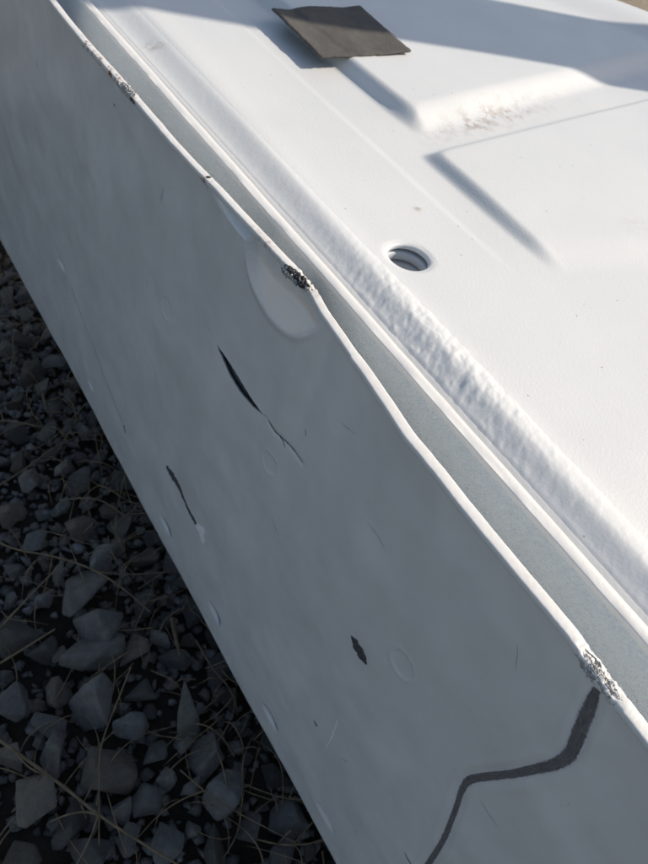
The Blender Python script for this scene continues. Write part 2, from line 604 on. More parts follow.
ribbon('scuff_mark', BIG, [.0034, .0062, .0066, .0062, .0058, .0050, .0044, .0043, .0046, .0044, .0040, .0037, .0037, .0040, .0040], M_SCUFF, jagged=0.06, across=13, label='long dark zigzag scuff ending at the scraped rim')
ribbon('scuff_mark', [(405, 851), (408, 858), (414, 866), (424, 872)], [.0005, .0016, .0014, .0006], M_SCRAPE, label='short dark curved scuff')
ribbon('scrape_mark', [(166, 467), (171, 474), (177, 483), (183, 498), (189, 512), (193, 519), (199, 530)], [.0040, .0120, .0100, .0062, .0062, .0078, .0050], M_SCRAPE, jagged=.5, seg=.0003, across=13, label='thin black scrape ending in a white chip')
ribbon('scuff_mark', [(351, 636), (356, 645), (362, 655), (367, 664)], [.0016, .0115, .0125, .0030], M_SCRAPE, jagged=.45, seg=.0003, across=15, label='small black leaf shaped scuff')
ribbon('hairline_crack', CRACK, [.0018, .0015, .0009, .0012, .0004], M_SCRAPE, jagged=.5, across=5)
ribbon('hairline_crack', [(277, 438), (280, 444), (281, 449)], [.0005, .0005, .0002], M_SCRAPE, jagged=.5, across=5)
ribbon('hairline_scratch', [(72, 287), (82, 318), (93, 345), (100, 365), (113, 398), (123, 422)], [.0003, .0005, .0003, .0006, .0005, .0004], M_SCRAPE, jagged=.9, across=5, seed=8)
ribbon('paint_nick', [(124, 425), (126, 433)], [.0030, .0022], M_SCRAPE, jagged=.6)
ribbon('paint_nick', [(314, 720), (317, 726)], [.0008, .0030], M_SCRAPE, jagged=.6, across=7)
ribbon('paint_nick', [(111, 104), (112, 107)], [.0015, .0010], M_SCRAPE, jagged=.6, across=7)
ribbon('hairline_scratch', [(298, 432), (299, 438)], [.0004, .0003], M_SCRAPE, across=5)
ribbon('hairline_scratch', [(338, 718), (333, 735), (326, 748)], [.0006, .0012, .0004], M_CHIP, jagged=.6, across=5)
ribbon('hairline_scratch', [(82, 170), (90, 190), (92, 205)], [.0004, .0010, .0004], M_CHIP, jagged=.6, across=5)


def blob(name, p, r, mat, seed, lift=.0004, flat=1.0, parent=None):
    y0, z0 = face_yz(*p)
    V = [[0, y0, z0]]
    k = 22
    for ring in (0.5, 0.85, 1.0):
        for i in range(k):
            a = 2 * math.pi * i / k
            q = r * ring * (1 + 0.35 * math.sin(3 * a + seed) + 0.2 * math.sin(5 * a + 2 * seed))
            V.append([ring, y0 + q * math.cos(a), z0 + q * math.sin(a) * flat])
    V = np.array(V)
    rr = V[:, 0].copy()
    V[:, 0] = face_x(V[:, 1], V[:, 2]) - lift * (1 - rr ** 4) - .00005
    F = []
    for i in range(k):
        F.append([0, 1 + i, 1 + (i + 1) % k, 0])
    Ft = [[0, 1 + i, 1 + (i + 1) % k] for i in range(k)]
    for g in range(2):
        for i in range(k):
            a, b_ = 1 + g * k + i, 1 + g * k + (i + 1) % k
            Ft += [[a, a + k, b_ + k], [a, b_ + k, b_]]
    return part(name, V, Ft, mat, parent or skin)


for (a, b_), (c_, d_) in (((162, 518), (171, 538)), ((211, 603), (220, 627)), ((264, 704), (277, 731))):
    ribbon('edge_sliver', [(a, b_), ((a + c_) / 2 + 1, (b_ + d_) / 2), (c_, d_)], [.0006, .0062, .0008], M_SLIVER, jagged=.2, seed=int(a), lift=.00012)  # blue-grey slivers laid over the dings by the lower edge
# fine scratches all over the skin, too small to tell apart
Vs, Fs, n_off = [], [], 0
sr = random.Random(5)
for k in range(26):
    y0, z0 = sr.uniform(-.02, .72), sr.uniform(.06, .385)
    a = sr.gauss(0.3, .7); L = sr.uniform(.004, .016); w = sr.uniform(.0001, .00032)
    u_ = np.linspace(0, 1, 9)
    Yc = y0 + L * u_ * math.cos(a); Zc = z0 + L * u_ * math.sin(a) + .1 * L * np.sin(u_ * 3) * sr.uniform(-1, 1)
    ok = (Zc < .39) & (Zc > .056)
    if not ok.all():
        continue
    hw = w * np.sin(u_ * math.pi)[:, None] * np.array([-1, 0, 1])[None, :]
    Y = Yc[:, None] - math.sin(a) * hw; Z = Zc[:, None] + math.cos(a) * hw
    if ((Y > GT[-1, 0] - .002) & (Y < GT[0, 0] + .002) & (Z > zlo) & (Z < zhi)).any():
        continue
    Vs.append(np.stack([face_x(Y, Z) - .00012, Y, Z], -1).reshape(-1, 3)); Fs.append(grid_faces(9, 3) + n_off); n_off += 27
part('fine_scratches', np.concatenate(Vs), np.concatenate(Fs), M_FINE, skin, kind='stuff')
blob('filler_chip', (200.5, 532), .0078, M_CHIP, 2.0)


def torn(name, cy, cx, cz, length, width, mat, seed, n=16, parent=None, amp=1.0, rows=60, **kw):
    """crumpled, torn sliver of sheet lying along the rim"""
    u = np.linspace(-1, 1, rows); v = np.linspace(-1, 1, n)
    U, Vv = np.meshgrid(u, v, indexing='ij')
    env = np.sqrt(np.clip(1 - U ** 2, 0, 1)) * (0.8 + 0.35 * fbm(U * 5, U * 0 + seed, seed, 2))
    Y = cy + U * length / 2 + 0.0006 * fbm(U * 9, Vv * 5, seed + 7, 2) * amp
    X = cx(Y) + Vv * env * width / 2
    nzv = fbm(U * 9 + seed, Vv * 4, seed + 3, 3)
    Z = cz - 0.9 * np.clip(-Vv, 0, 1) ** 2 * env * width * 0.5 + 0.0014 * amp * (1 - np.abs(nzv) * 2.4) * env
    X = X - 0.0009 * amp * fbm(U * 12, Vv * 6 + 9, seed + 5, 3) * env
    return part(name, np.stack([X, Y, Z], -1).reshape(-1, 3), grid_faces(rows, n), mat, parent or rim, smooth=False, **kw)


torn('torn_metal_edge', 0.1975, lambda y: rim_x(y) - .0034, TOP + 0.0002, .019, .0048, M_DARKMETAL, 3, amp=1.1, label='dark torn metal at the kink of the rim')
torn('torn_metal_edge', 0.2010, lambda y: rim_x(y) - .0052, TOP - 0.0010, .012, .0034, M_BARE, 13, amp=1.0)
torn('torn_metal_edge', 0.3700, lambda y: rim_x(y) - .0008, TOP + 0.0004, .017, .0056, M_BARE, 5, amp=0.8, label='chewed bare metal on the rim near its far end')
torn('torn_metal_edge', 0.3600, lambda y: rim_x(y) - .0018, TOP - 0.0006, .007, .0030, M_DARKMETAL, 6, amp=1.0)
torn('scraped_metal_edge', 0.0045, lambda y: rim_x(y) - .0010, TOP + 0.0001, .024, .0052, M_BARE, 7, amp=0.55, label='silvery scraped patch on the rim above the zigzag scuff')
for cy, ln in ((.279, .002),):
    torn('rim_crack', cy, lambda y: rim_x(y) - .0004, TOP + 0.0006, ln, .0046, M_DARKMETAL, 9, amp=.3)

# ------------------------------------------------------------------ inner panel (trough, rail, bead, pan)
HT = 0.0033                                   # height of the pan above the rim
ZP = TOP + HT
h0 = at_z(409, 256, ZP)
HR = 0.0105


def plateau1(X, Y):
    a = at_z(402, 122, ZP + .006); b_ = at_z(600, 72, ZP + .006)
    dx, dy = b_[0] - a[0], b_[1] - a[1]
    L = math.hypot(dx, dy)
    s1 = (-(X - a[0]) * dy + (Y - a[1]) * dx) / L           # above its lower edge
    s2 = X - 0.2965
    r = 0.010
    m = -np.log(np.exp(-s1 / r) + np.exp(-s2 / r)) * r
    return m, s1, s2


def pan_z(X, Y):
    Z = np.zeros_like(X)
    # rail level to pan: bead
    wide = sstep(0.12, 0.45, Y)
    c0 = 0.1786 + 0.003 * wide
    edge = 0.0011 * fbm(Y * 55, Y * 0 + 3, 61, 3) * (1 - wide)
    Z = Z - 0.0012 - 0.0010 * gauss(X - 0.1778, 0.0014)
    rise = sstep(c0 + edge, c0 + 0.0140 + 0.010 * wide, X)
    crest = gauss(X - (c0 + 0.0155 + 0.009 * wide), 0.0075 + 0.005 * wide)
    Z = Z + (HT + 0.0012) * rise + (0.0008 - .0001 * wide) * crest
    # lumpy sealer
    lump = sstep(c0 - .001, c0 + .004, X) * sstep(c0 + 0.030, c0 + 0.016, X)
    zone = 0.10 + 0.45 * gauss(Y - 0.135, 0.045)
    u = (X * 0.75 + Y * 0.55); v = (Y * 0.75 - X * 0.55)
    Z = Z + lump * zone * (1 - 0.6 * wide) * (0.00055 * fbm(u * 170, v * 330, 70, 3) + 0.00008 * fbm(u * 600, v * 700, 77, 2))
    # pressed plateaus
    m, s1, s2 = plateau1(X, Y)
    P1 = 0.0078 * sstep(-0.011, 0.014, np.minimum(s1, m + .004)) * sstep(0.0, 0.0125, s2 - .0035 * np.exp(-np.clip(s1, 0, 9) / .02))
    a = at_z(430, 157, ZP); b_ = at_z(648, 99, ZP + .003)
    dx, dy = b_[0] - a[0], b_[1] - a[1]; L = math.hypot(dx, dy)
    t1 = -(-(X - a[0]) * dy + (Y - a[1]) * dx) / L
    t2 = X - 0.2905
    r = 0.0025
    m2 = -np.log(np.exp(-t1 / r) + np.exp(-t2 / r)) * r
    hh = sstep(0.150, 0.245, Y + 0.0 * X)
    P2 = 0.0054 * sstep(-0.0048, 0.0048, m2) * (0.55 + 0.45 * hh) * sstep(.155, .185, Y + .25 * np.clip(X - .30, 0, .1))
    Z = Z + P1 + P2
    # faint crease
    Z = Z - 0.0004 * sstep(0.262, 0.267, X) * sstep(0.16, 0.2, Y)
    # soft unevenness
    Z = Z + 0.0007 * fbm(X * 9, Y * 9, 80, 2) * sstep(.2, .24, X)
    # swage beyond the plateau, then the outer edge rolls down
    Z = Z + 0.006 * sstep(.0, .05, (X - .60) * .84 + (Y - .47) * .54)
    de = (X - 0.674) * .84 + (Y - .515) * .54
    Z = Z - 0.05 * np.clip((de + .02) / .05, 0, 2) ** 2
    d2 = np.hypot(X - h0[0], Y - h0[1])
    Z = Z - 0.0007 * sstep(HR + 0.003, HR, d2)
    return TOP + Z


px_ = np.concatenate([np.arange(0.1766, 0.2260, 0.0008), np.arange(0.2260, 0.32, 0.0016), np.arange(0.32, 0.92, 0.0036)])
py_ = np.concatenate([np.arange(-0.30, -0.02, 0.006), np.arange(-0.02, 0.26, 0.0009), np.arange(0.26, 0.53, 0.0016), np.arange(0.53, 0.98, 0.006)])
Yp, Xp = np.meshgrid(py_, px_, indexing='ij')
Zp = pan_z(Xp, Yp)
de = (Xp - 0.674) * .84 + (Yp - .515) * .54
cellde = de[:-1, :-1]
hole = cellde > 0.034
i0, i1 = np.searchsorted(px_, h0[0] - 0.0155), np.searchsorted(px_, h0[0] + 0.0155)
j0, j1 = np.searchsorted(py_, h0[1] - 0.0155), np.searchsorted(py_, h0[1] + 0.0155)
hole[j0:j1, i0:i1] = True
F = grid_faces(len(py_), len(px_), hole)
V = np.stack([Xp, Yp, Zp], -1).reshape(-1, 3)
nx_ = len(px_)
loop = [(j0, i) for i in range(i0, i1)] + [(j, i1) for j in range(j0, j1)] + [(j1, i) for i in range(i1, i0, -1)] + [(j, i0) for j in range(j1, j0, -1)]
NLh = len(loop)
outer = np.array([[px_[i], py_[j]] for j, i in loop])
ang = np.arctan2(outer[:, 1] - h0[1], outer[:, 0] - h0[0])
circ = np.stack([h0[0] + HR * np.cos(ang), h0[1] + HR * np.sin(ang)], -1)
idx = [np.array([j * nx_ + i for j, i in loop])]
add = []; nxt = len(V)
for r_ in range(1, 7):
    t_ = r_ / 6
    P2 = outer * (1 - t_) + circ * t_
    add.append(np.stack([P2[:, 0], P2[:, 1], pan_z(P2[:, 0], P2[:, 1])], -1)); idx.append(np.arange(nxt, nxt + NLh)); nxt += NLh
zc = float(add[-1][:, 2].mean())
for rr_, dz in ((HR - .0003, -.0006), (HR - .0005, -.0020), (HR - .0002, -.0024)):
    add.append(np.stack([h0[0] + rr_ * np.cos(ang), h0[1] + rr_ * np.sin(ang), np.full(NLh, zc + dz)], -1)); idx.append(np.arange(nxt, nxt + NLh)); nxt += NLh
V = np.concatenate([V] + add, 0)
Fa = [np.stack([idx[r_], np.roll(idx[r_], -1), np.roll(idx[r_ + 1], -1), idx[r_ + 1]], -1) for r_ in range(len(idx) - 1)]
F = np.concatenate([F] + Fa, 0)
xv, yv = V[:, 0], V[:, 1]
m, s1, s2 = plateau1(xv, yv)
chan = gauss(s1 + 0.010, 0.011) * sstep(-.01, .01, s2)
dd = 0.75 * chan * gauss(xv - .375, .05) + 0.12 * chan
for (p, s_, a_) in (((635, 232), .009, .28), ((155, 42), .005, .8), ((418, 208), .0022, 1.0), ((471, 124), .0035, 1.0), ((436, 131), .002, .9),):
    q = at_z(*p, ZP)
    dd = dd + a_ * gauss(np.hypot(xv - q[0], yv - q[1]), s_)
inner = part('inner_panel', V, F, M_INNER, attrs={'dirt': dd, 'rust': xv * 0, 'scuff': xv * 0},
             label='sunlit satin white pan with pressed plateaus and a round hole')


def add_tri_attr(*a):
    pass


# material split: sealer bead as its own strip part, a hair above the pan
bx = np.arange(0.1792, 0.2062, 0.00055)
byy = np.concatenate([np.arange(-0.30, -0.02, 0.004), np.arange(-0.02, 0.27, 0.0006), np.arange(0.27, 0.53, 0.0011), np.arange(0.53, 0.97, 0.004)])
Yb, Xb = np.meshgrid(byy, bx, indexing='ij')
wv = sstep(0.12, 0.45, Yb)
prof = sstep(0.0, 0.12, (Xb - bx[0]) / (bx[-1] - bx[0])) * sstep(1.0, 0.62, (Xb - bx[0]) / (bx[-1] - bx[0]))
Zb = pan_z(Xb, Yb) - 0.0005 + prof * (0.0008 + 0.0006 * (0.22 + gauss(Yb - 0.14, .06)) * (0.5 + 0.5 * fbm((Xb * .8 + Yb * .5) * 260, (Yb * .8 - Xb * .5) * 420, 91, 2)) * (1 - .5 * wv))
part('sealer_bead', np.stack([Xb, Yb, Zb], -1).reshape(-1, 3), grid_faces(len(byy), len(bx)), M_BEAD, inner,
     attrs={'dirt': (0.9 * gauss(np.hypot(Xb - at_z(155, 42, ZP)[0], Yb - at_z(155, 42, ZP)[1]), .006)).ravel(), 'rust': Xb.ravel() * 0, 'scuff': Xb.ravel() * 0},
     label='lumpy white sealer bead beside the rail')

# rail: thin folded lip with the trough wall below it
railx = lambda y: 0.1735 + 0.0003 * fbm(y * 20, y * 0, 41, 2)
prof = [(-0.0016, -0.0030), (-0.0024, -0.0016), (-0.0025, 0.0002), (-0.0023, 0.0005), (-0.0020, 0.0006), (0.0006, 0.0007), (0.0027, 0.0007), (0.0030, 0.0004), (0.0032, -0.0004), (0.0033, -0.0030)]
yr = byy
Vr = np.stack([np.stack([railx(yr) + a, yr, np.full(len(yr), TOP + b_) + 0.00015 * fbm(yr * 90, yr * 0 + k, 44, 2)], -1) for k, (a, b_) in enumerate(prof)], 1)
part('rail', Vr.reshape(-1, 3), grid_faces(len(yr), len(prof)), M_RIM, inner, attrs={'dirt': np.full(Vr.shape[0] * Vr.shape[1], .06), 'rust': np.zeros(Vr.shape[0] * Vr.shape[1]), 'scuff': np.zeros(Vr.shape[0] * Vr.shape[1])})
Vt = []
fx = face_x(yr, np.full(len(yr), TOP - 0.030))
for t_ in np.linspace(0, 1, 14):
    Vt.append(np.stack([railx(yr) - 0.0016 - 0.0065 * t_ ** 1.5, yr, np.full(len(yr), TOP - 0.0022 - 0.026 * t_)], -1))
for t_ in np.linspace(0.15, 1, 7):
    Vt.append(np.stack([(railx(yr) - 0.0081) * (1 - t_) + (fx + .0004) * t_, yr, np.full(len(yr), TOP - 0.0282 - 0.004 * math.sin(t_ * 1.5))], -1))
Vt = np.stack(Vt, 1)
part('trough', Vt.reshape(-1, 3), grid_faces(len(yr), Vt.shape[1]), M_TROUGH, inner, label='narrow shaded trough between rim and rail')


# layers seen inside the drain hole
def annulus(name, cx, cy, z, r0, r1, th, mat, parent, k=64):
    V = []; F = []
    for rr_, zz in ((r1, z), (r0, z), (r0 - .0003, z - th * .4), (r0, z - th)):
        for i in range(k):
            a = 2 * math.pi * i / k
            V.append((cx + rr_ * math.cos(a), cy + rr_ * math.sin(a), zz))
    for g in range(3):
        for i in range(k):
            F.append([g * k + i, g * k + (i + 1) % k, (g + 1) * k + (i + 1) % k, (g + 1) * k + i])
    return part(name, V, F, mat, parent)


def collar(name, cx, cy, r, z0, z1, mat, parent, k=64):
    V = []
    for rr_, zz in ((r + .004, z0 + .0006), (r + .0008, z0 + .0004), (r, z0 - .0004), (r, z1), (r + .0012, z1 - .0006), (r + .02, z1 - .0008)):
        for i in range(k):
            a = 2 * math.pi * i / k
            V.append((cx + rr_ * math.cos(a), cy + rr_ * math.sin(a), zz))
    F = [[g * k + i, g * k + (i + 1) % k, (g + 1) * k + (i + 1) % k, (g + 1) * k + i] for g in range(5) for i in range(k)]
    return part(name, V, F, mat, parent)


collar('hole_collar', h0[0] - .0004, h0[1] + .0002, HR - .0007, zc - 0.0046, zc - 0.0084, M_RING, inner)
collar('hole_collar', h0[0] + .0006, h0[1] - .0003, HR - .0026, zc - 0.0106, zc - 0.0150, M_RING, inner)

# added sheet close behind the gash, catching light so the slit reads grey
yb_ = np.linspace(GT[-1, 0] - .012, GT[0, 0] + .012, 60); zb_ = np.linspace(zlo - .004, zhi + .004, 16)
Yq, Zq = np.meshgrid(yb_, zb_, indexing='ij')
part('light_catch_sheet', np.stack([face_x(Yq, Zq) + .0034 + .0010 * fbm(Yq * 90, Zq * 120, 7), Yq, Zq], -1).reshape(-1, 3), grid_faces(60, 16), M_BACK)

# body below: closed box of folded sheet on which the panel rests
def bevel_box(name, lo, hi, mat, parent=None, r=0.004, world=False, **kw):
    import bmesh
    bm = bmesh.new()
    bmesh.ops.create_cube(bm, size=1)
    for v in bm.verts:
        v.co = Vector([(lo[k] + hi[k]) / 2 + v.co[k] * (hi[k] - lo[k]) for k in range(3)])
    bmesh.ops.bevel(bm, geom=bm.edges[:], offset=r, segments=3, profile=0.6, affect='EDGES')
    me = bpy.data.meshes.new(name)
    bm.to_mesh(me); bm.free()
    me.materials.append(mat)
    if not world:
        me.transform(Matrix.Translation(Vector(-OFF)))
    for p in me.polygons:
        p.use_smooth = False
    return link(name, me, parent, **kw)


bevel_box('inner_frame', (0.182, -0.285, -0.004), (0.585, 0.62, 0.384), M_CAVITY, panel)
bevel_box('end_flange', (0.156, -0.302, 0.056), (0.83, -0.297, 0.394), M_SKIN, panel, r=0.001)
bevel_box('end_flange', (0.156, 0.978, 0.056), (0.42, 0.983, 0.394), M_SKIN, panel, r=0.001)

# ------------------------------------------------------------------ ground
m, t, b = new_mat('dark_soil')
P = N(t, 'ShaderNodeTexCoord').outputs['Object']
n = noise(t, 14, 8, 0.7, P)
c = ramp(t, n, [(0.3, (0.030, 0.023, 0.017)), (0.7, (0.085, 0.064, 0.046))])
far = N(t, 'ShaderNodeSeparateXYZ'); t.links.new(P, far.inputs[0])
gx = ramp(t, math_n(t, 'ADD', far.outputs[0], math_n(t, 'MULTIPLY', noise(t, 5, 4, .6, P), 0.3)), [(0.70, 0.0), (0.95, 1.0)])
sand = ramp(t, noise(t, 90, 8, 0.7, P), [(0.3, (0.24, 0.19, 0.14)), (0.7, (0.42, 0.35, 0.27))])
t.links.new(mix(t, gx, c, sand), b.inputs['Base Color'])
b.inputs['Roughness'].default_value = 0.95
bump(t, b, noise(t, 150, 8, 0.7, P), 0.006)
M_SOIL = m
gxs = np.concatenate([[-200, -60, -20, -6, -2.5], np.arange(-1.5, 3.0, 0.03), [4, 8, 20, 60, 200]])
gys = np.concatenate([[-200, -60, -20, -6, -2.5], np.arange(-1.5, 3.0, 0.03), [4, 8, 20, 60, 200]])
GX, GY = np.meshgrid(gxs, gys, indexing='xy')
GZ = 0.006 * fbm(GX * 6, GY * 6, 5, 3) - 0.004
ground = link('gravel_ground', make_mesh('gravel_ground', np.stack([GX, GY, GZ], -1).reshape(-1, 3), grid_faces(len(gys), len(gxs)), M_SOIL), kind='structure')

# stones
def rock(seed, fine=True):
    """crushed stone: convex chunk with broken edges"""
    import bmesh
    g = np.random.default_rng(seed)
    n = int(g.integers(9, 15))
    P_ = g.normal(size=(n, 3)); P_ /= np.linalg.norm(P_, axis=1)[:, None]
    P_ *= g.uniform(0.82, 1.12, n)[:, None] * np.array([1.05, g.uniform(.68, .95), g.uniform(.52, .75)])
    bm = bmesh.new()
    for p in P_:
        bm.verts.new(p)
    h = bmesh.ops.convex_hull(bm, input=bm.verts[:])
    bmesh.ops.delete(bm, geom=[v for v in bm.verts if not v.link_faces], context='VERTS')
    bmesh.ops.dissolve_limit(bm, angle_limit=R(14), verts=bm.verts[:], edges=bm.edges[:])
    if fine:
        bmesh.ops.bevel(bm, geom=bm.edges[:], offset=0.055, segments=2, profile=.5, affect='EDGES', clamp_overlap=True)
        bmesh.ops.triangulate(bm, faces=bm.faces[:])
        bmesh.ops.subdivide_edges(bm, edges=[e for e in bm.edges if e.calc_length() > .25], cuts=2, use_grid_fill=True)
        bmesh.ops.triangulate(bm, faces=bm.faces[:])
        bmesh.ops.subdivide_edges(bm, edges=[e for e in bm.edges if e.calc_length() > .16], cuts=1, use_grid_fill=True)
    bmesh.ops.triangulate(bm, faces=bm.faces[:])
    bm.verts.index_update()
    V = np.array([v.co[:] for v in bm.verts]); F = np.array([[v.index for v in f.verts] for f in bm.faces])
    bm.free()
    if fine:
        D = V / (np.linalg.norm(V, axis=1)[:, None] + 1e-9)
        k = 1 + 0.055 * fbm(V[:, 0] * 3.2 + seed, V[:, 1] * 3.2 + V[:, 2] * 2.3, seed, 3) + 0.020 * fbm(V[:, 0] * 11 + seed, V[:, 1] * 11 + V[:, 2] * 9, seed + 2, 2)
        V = V * k[:, None]
    return V, F


def stone_mat(name, a, b_, speck):
    m, t, b = new_mat(name)
    TC = N(t, 'ShaderNodeTexCoord').outputs['Object']
    oi = N(t, 'ShaderNodeObjectInfo')
    ad = N(t, 'ShaderNodeVectorMath', operation='ADD')
    t.links.new(TC, ad.inputs[0]); t.links.new(oi.outputs['Random'], ad.inputs[1])
    P = ad.outputs[0]
    n = noise(t, 3.5, 8, 0.7, P)
    n2 = noise(t, 22, 6, 0.75, P)
    c = ramp(t, math_n(t, 'ADD', math_n(t, 'MULTIPLY', n, .6), math_n(t, 'MULTIPLY', n2, .4)), [(0.36, a), (0.66, b_)])
    c = mix(t, ramp(t, noise(t, 40, 3, .6, P), [(0.62, 0.0), (0.70, 0.5)]), c, speck)
    hs = N(t, 'ShaderNodeHueSaturation')
    t.links.new(c, hs.inputs['Color'])
    v = N(t, 'ShaderNodeMapRange'); v.inputs['To Min'].default_value = 0.6; v.inputs['To Max'].default_value = 1.65
    t.links.new(oi.outputs['Random'], v.inputs[0]); t.links.new(v.outputs[0], hs.inputs['Value'])
    t.links.new(hs.outputs[0], b.inputs['Base Color'])
    b.inputs['Roughness'].default_value = 0.72
    b.inputs['Specular IOR Level'].default_value = 0.35
    bump(t, b, n2, 0.12)
    return m


SM = [stone_mat('blue_grey_stone', (0.30, 0.285, 0.27), (0.56, 0.54, 0.52), (0.60, 0.59, 0.57)),
      stone_mat('grey_stone', (0.32, 0.30, 0.275), (0.60, 0.57, 0.53), (0.65, 0.63, 0.59)),
      stone_mat('brown_grey_stone', (0.30, 0.255, 0.21), (0.54, 0.46, 0.385), (0.52, 0.47, 0.41))]
VAR = []
for s_ in range(27):
    rv, rf = rock(100 + s_)
    me = make_mesh('stone', rv, rf, SM[(0, 1, 0, 0, 2, 1, 0, 1, 2)[s_ % 9]])
    VAR.append(me)

PX = [(42, 650, 16, 16, 30), (93, 642, 27, 30, 80), (131, 651, 18, 18, 20), (15, 698, 20, 15, 0), (59, 694, 14, 13, 60), (91, 707, 28, 24, 10), (142, 694, 21, 18, 50),
      (183, 707, 34, 20, 20), (48, 724, 16, 18, 0), (130, 727, 15, 15, 0), (55, 753, 24, 15, 25), (105, 774, 27, 30, 80), (204, 757, 20, 18, 0), (35, 801, 30, 26, 0),
      (193, 788, 15, 12, 0), (226, 796, 20, 22, 0), (167, 779, 10, 13, 60), (67, 827, 23, 20, 0), (165, 846, 15, 24, 80), (222, 850, 23, 20, 0), (15, 757, 20, 20, 0),
      (89, 850, 20, 20, 30), (22, 857, 20, 18, 0), (155, 757, 17, 13, 0), (148, 801, 15, 13, 0), (122, 809, 14, 12, 0), (88, 600, 34, 20, 30), (97, 629, 29, 24, 0),
      (20, 628, 24, 22, 0), (144, 556, 15, 14, 0), (105, 558, 22, 12, -10), (80, 529, 14, 14, 0), (80, 481, 16, 12, 0), (85, 432, 12, 13, 0), (47, 430, 12, 12, 0),
      (119, 526, 22, 13, -20), (126, 481, 12, 13, 0), (30, 478, 12, 20, 70), (108, 509, 9, 12, 0), (61, 505, 11, 9, 0), (119, 545, 11, 9, 0), (44, 600, 15, 10, 0),
      (146, 604, 13, 11, 0), (98, 458, 11, 10, 0), (63, 468, 15, 11, 0), (56, 407, 13, 9, 0), (47, 389, 13, 12, 0), (33, 371, 14, 18, 70), (6, 347, 10, 10, 0),
      (21, 339, 9, 12, 0), (48, 335, 12, 8, 0), (54, 361, 9, 11, 0), (7, 296, 10, 9, 0), (9, 279, 9, 8, 0), (25, 312, 8, 8, 0), (72, 395, 10, 8, 0), (15, 400, 14, 9, 0),
      (18, 430, 13, 12, 0), (10, 515, 15, 12, 0), (35, 540, 16, 10, 0), (14, 570, 14, 12, 0), (60, 570, 12, 9, 0), (160, 640, 14, 12, 0), (175, 660, 12, 14, 0),
      (150, 580, 14, 9, 0), (20, 460, 12, 10, 0), (183, 740, 12, 10, 0), (60, 655, 12, 10, 0), (250, 830, 16, 14, 0), (285, 858, 16, 14, 0), (165, 620, 10, 9, 0),
      (190, 830, 13, 11, 0), (128, 838, 15, 12, 0), (240, 775, 13, 10, 0), (220, 735, 11, 12, 0)]
placed = []
stones = []


def put(x, y, z, r, ry, rot, k):
    o = link('stone', VAR[k % len(VAR)], ground)
    o.location = (x, y, z)
    o.scale = (r, ry, min(r, ry) * 1.15)
    o.rotation_euler = (random.uniform(-.6, .6), random.uniform(-.6, .6), rot)
    stones.append(o)
    placed.append((x, y, max(r, ry)))


for k, (a, b_, r1, r2, rot) in enumerate(PX):
    q = at_z(a, b_, 0.018)
    dd_ = math.sqrt(q[0] ** 2 + q[1] ** 2 + (CAM_Z - .02) ** 2)
    depth = (CAM_Z - 0.018) / -ray(a, b_)[2] * FOC
    s_ = depth / FOC
    put(q[0], q[1], 0.013 + 0.32 * r1 * s_, r1 * s_ * 1.22, r2 * s_ * 1.46, math.radians(rot) + 0.95, k * 7 + 3)
tries = 0


def in_view(x, y, m):
    return x > -0.030 - m + (y - 0.128) * 0.294 and y > 0.128 - (x + 0.030) * 0.60 - m and y < 0.80


while len(stones) < 300 and tries < 90000:
    tries += 1
    r = (.0135, .0115, .0090, .0070, .0056)[min(4, tries // 9000)] * random.uniform(.85, 1.15)
    x, y = random.uniform(-0.10, 0.20), random.uniform(-0.06, 0.80)
    if not in_view(x, y, .03) or any((x - a) ** 2 + (y - b_) ** 2 < (0.86 * (r + c_)) ** 2 for a, b_, c_ in placed):
        continue
    put(x, y, 0.002 + 0.35 * r, r * 1.15, r * random.uniform(1.0, 1.5), random.uniform(0, 6.28), random.randrange(99))

# the rest of the gravel: one mass
Vs, Fs = [], []
n_off = 0
TPL = [rock(500 + k, False) for k in range(16)]


def scatter(cnt, x0, x1, y0, y1, rmin, rmax, zfac=0.35, avoid=False, zadd=0.0):
    global n_off
    for _ in range(cnt):
        x, y = random.uniform(x0, x1), random.uniform(y0, y1)
        r = random.uniform(rmin, rmax) * random.uniform(.7, 1.2)
        a = random.uniform(0, 6.28); ca, sa = math.cos(a), math.sin(a)
        T, F2 = TPL[random.randrange(16)]
        T = T * r
        tl = random.uniform(-.5, .5); ct, st = math.cos(tl), math.sin(tl)
        T = np.stack([T[:, 0], T[:, 1] * ct - T[:, 2] * st, T[:, 1] * st + T[:, 2] * ct], -1)
        V_ = np.stack([x + T[:, 0] * ca - T[:, 1] * sa, y + T[:, 0] * sa + T[:, 1] * ca, T[:, 2] + r * zfac + zadd], -1)
        Vs.append(V_); Fs.append(F2 + n_off); n_off += len(V_)


for q in range(14):
    ya = .0 + q * .055
    scatter(120, -0.09 + ya * .27, 0.185, ya - .03, ya + .03, .0025, .0075)
scatter(1500, -0.20, 0.22, -0.25, 1.05, .003, .008)
scatter(2200, -0.45, -0.06, -0.4, 1.2, .007, .015)
scatter(3800, -0.9, -0.14, -0.6, 1.6, .008, .018)
scatter(900, -0.9, 0.2, 1.0, 1.9, .009, .018)
scatter(1500, 0.55, 1.6, -0.2, 1.6, .008, .018)
gm, t, b = new_mat('mixed_gravel')
geo = N(t, 'ShaderNodeNewGeometry')
P = N(t, 'ShaderNodeTexCoord').outputs['Object']
c = ramp(t, geo.outputs['Random Per Island'], [(0.0, (0.12, 0.118, 0.115)), (0.45, (0.30, 0.295, 0.285)), (0.8, (0.26, 0.22, 0.18)), (1.0, (0.45, 0.44, 0.42))])
n = noise(t, 300, 6, .7, P)
c = mix(t, ramp(t, n, [(0.35, 0.0), (0.7, 0.6)]), c, (0.05, 0.048, 0.045))
t.links.new(c, b.inputs['Base Color']); b.inputs['Roughness'].default_value = 0.8
bump(t, b, n, 0.002)
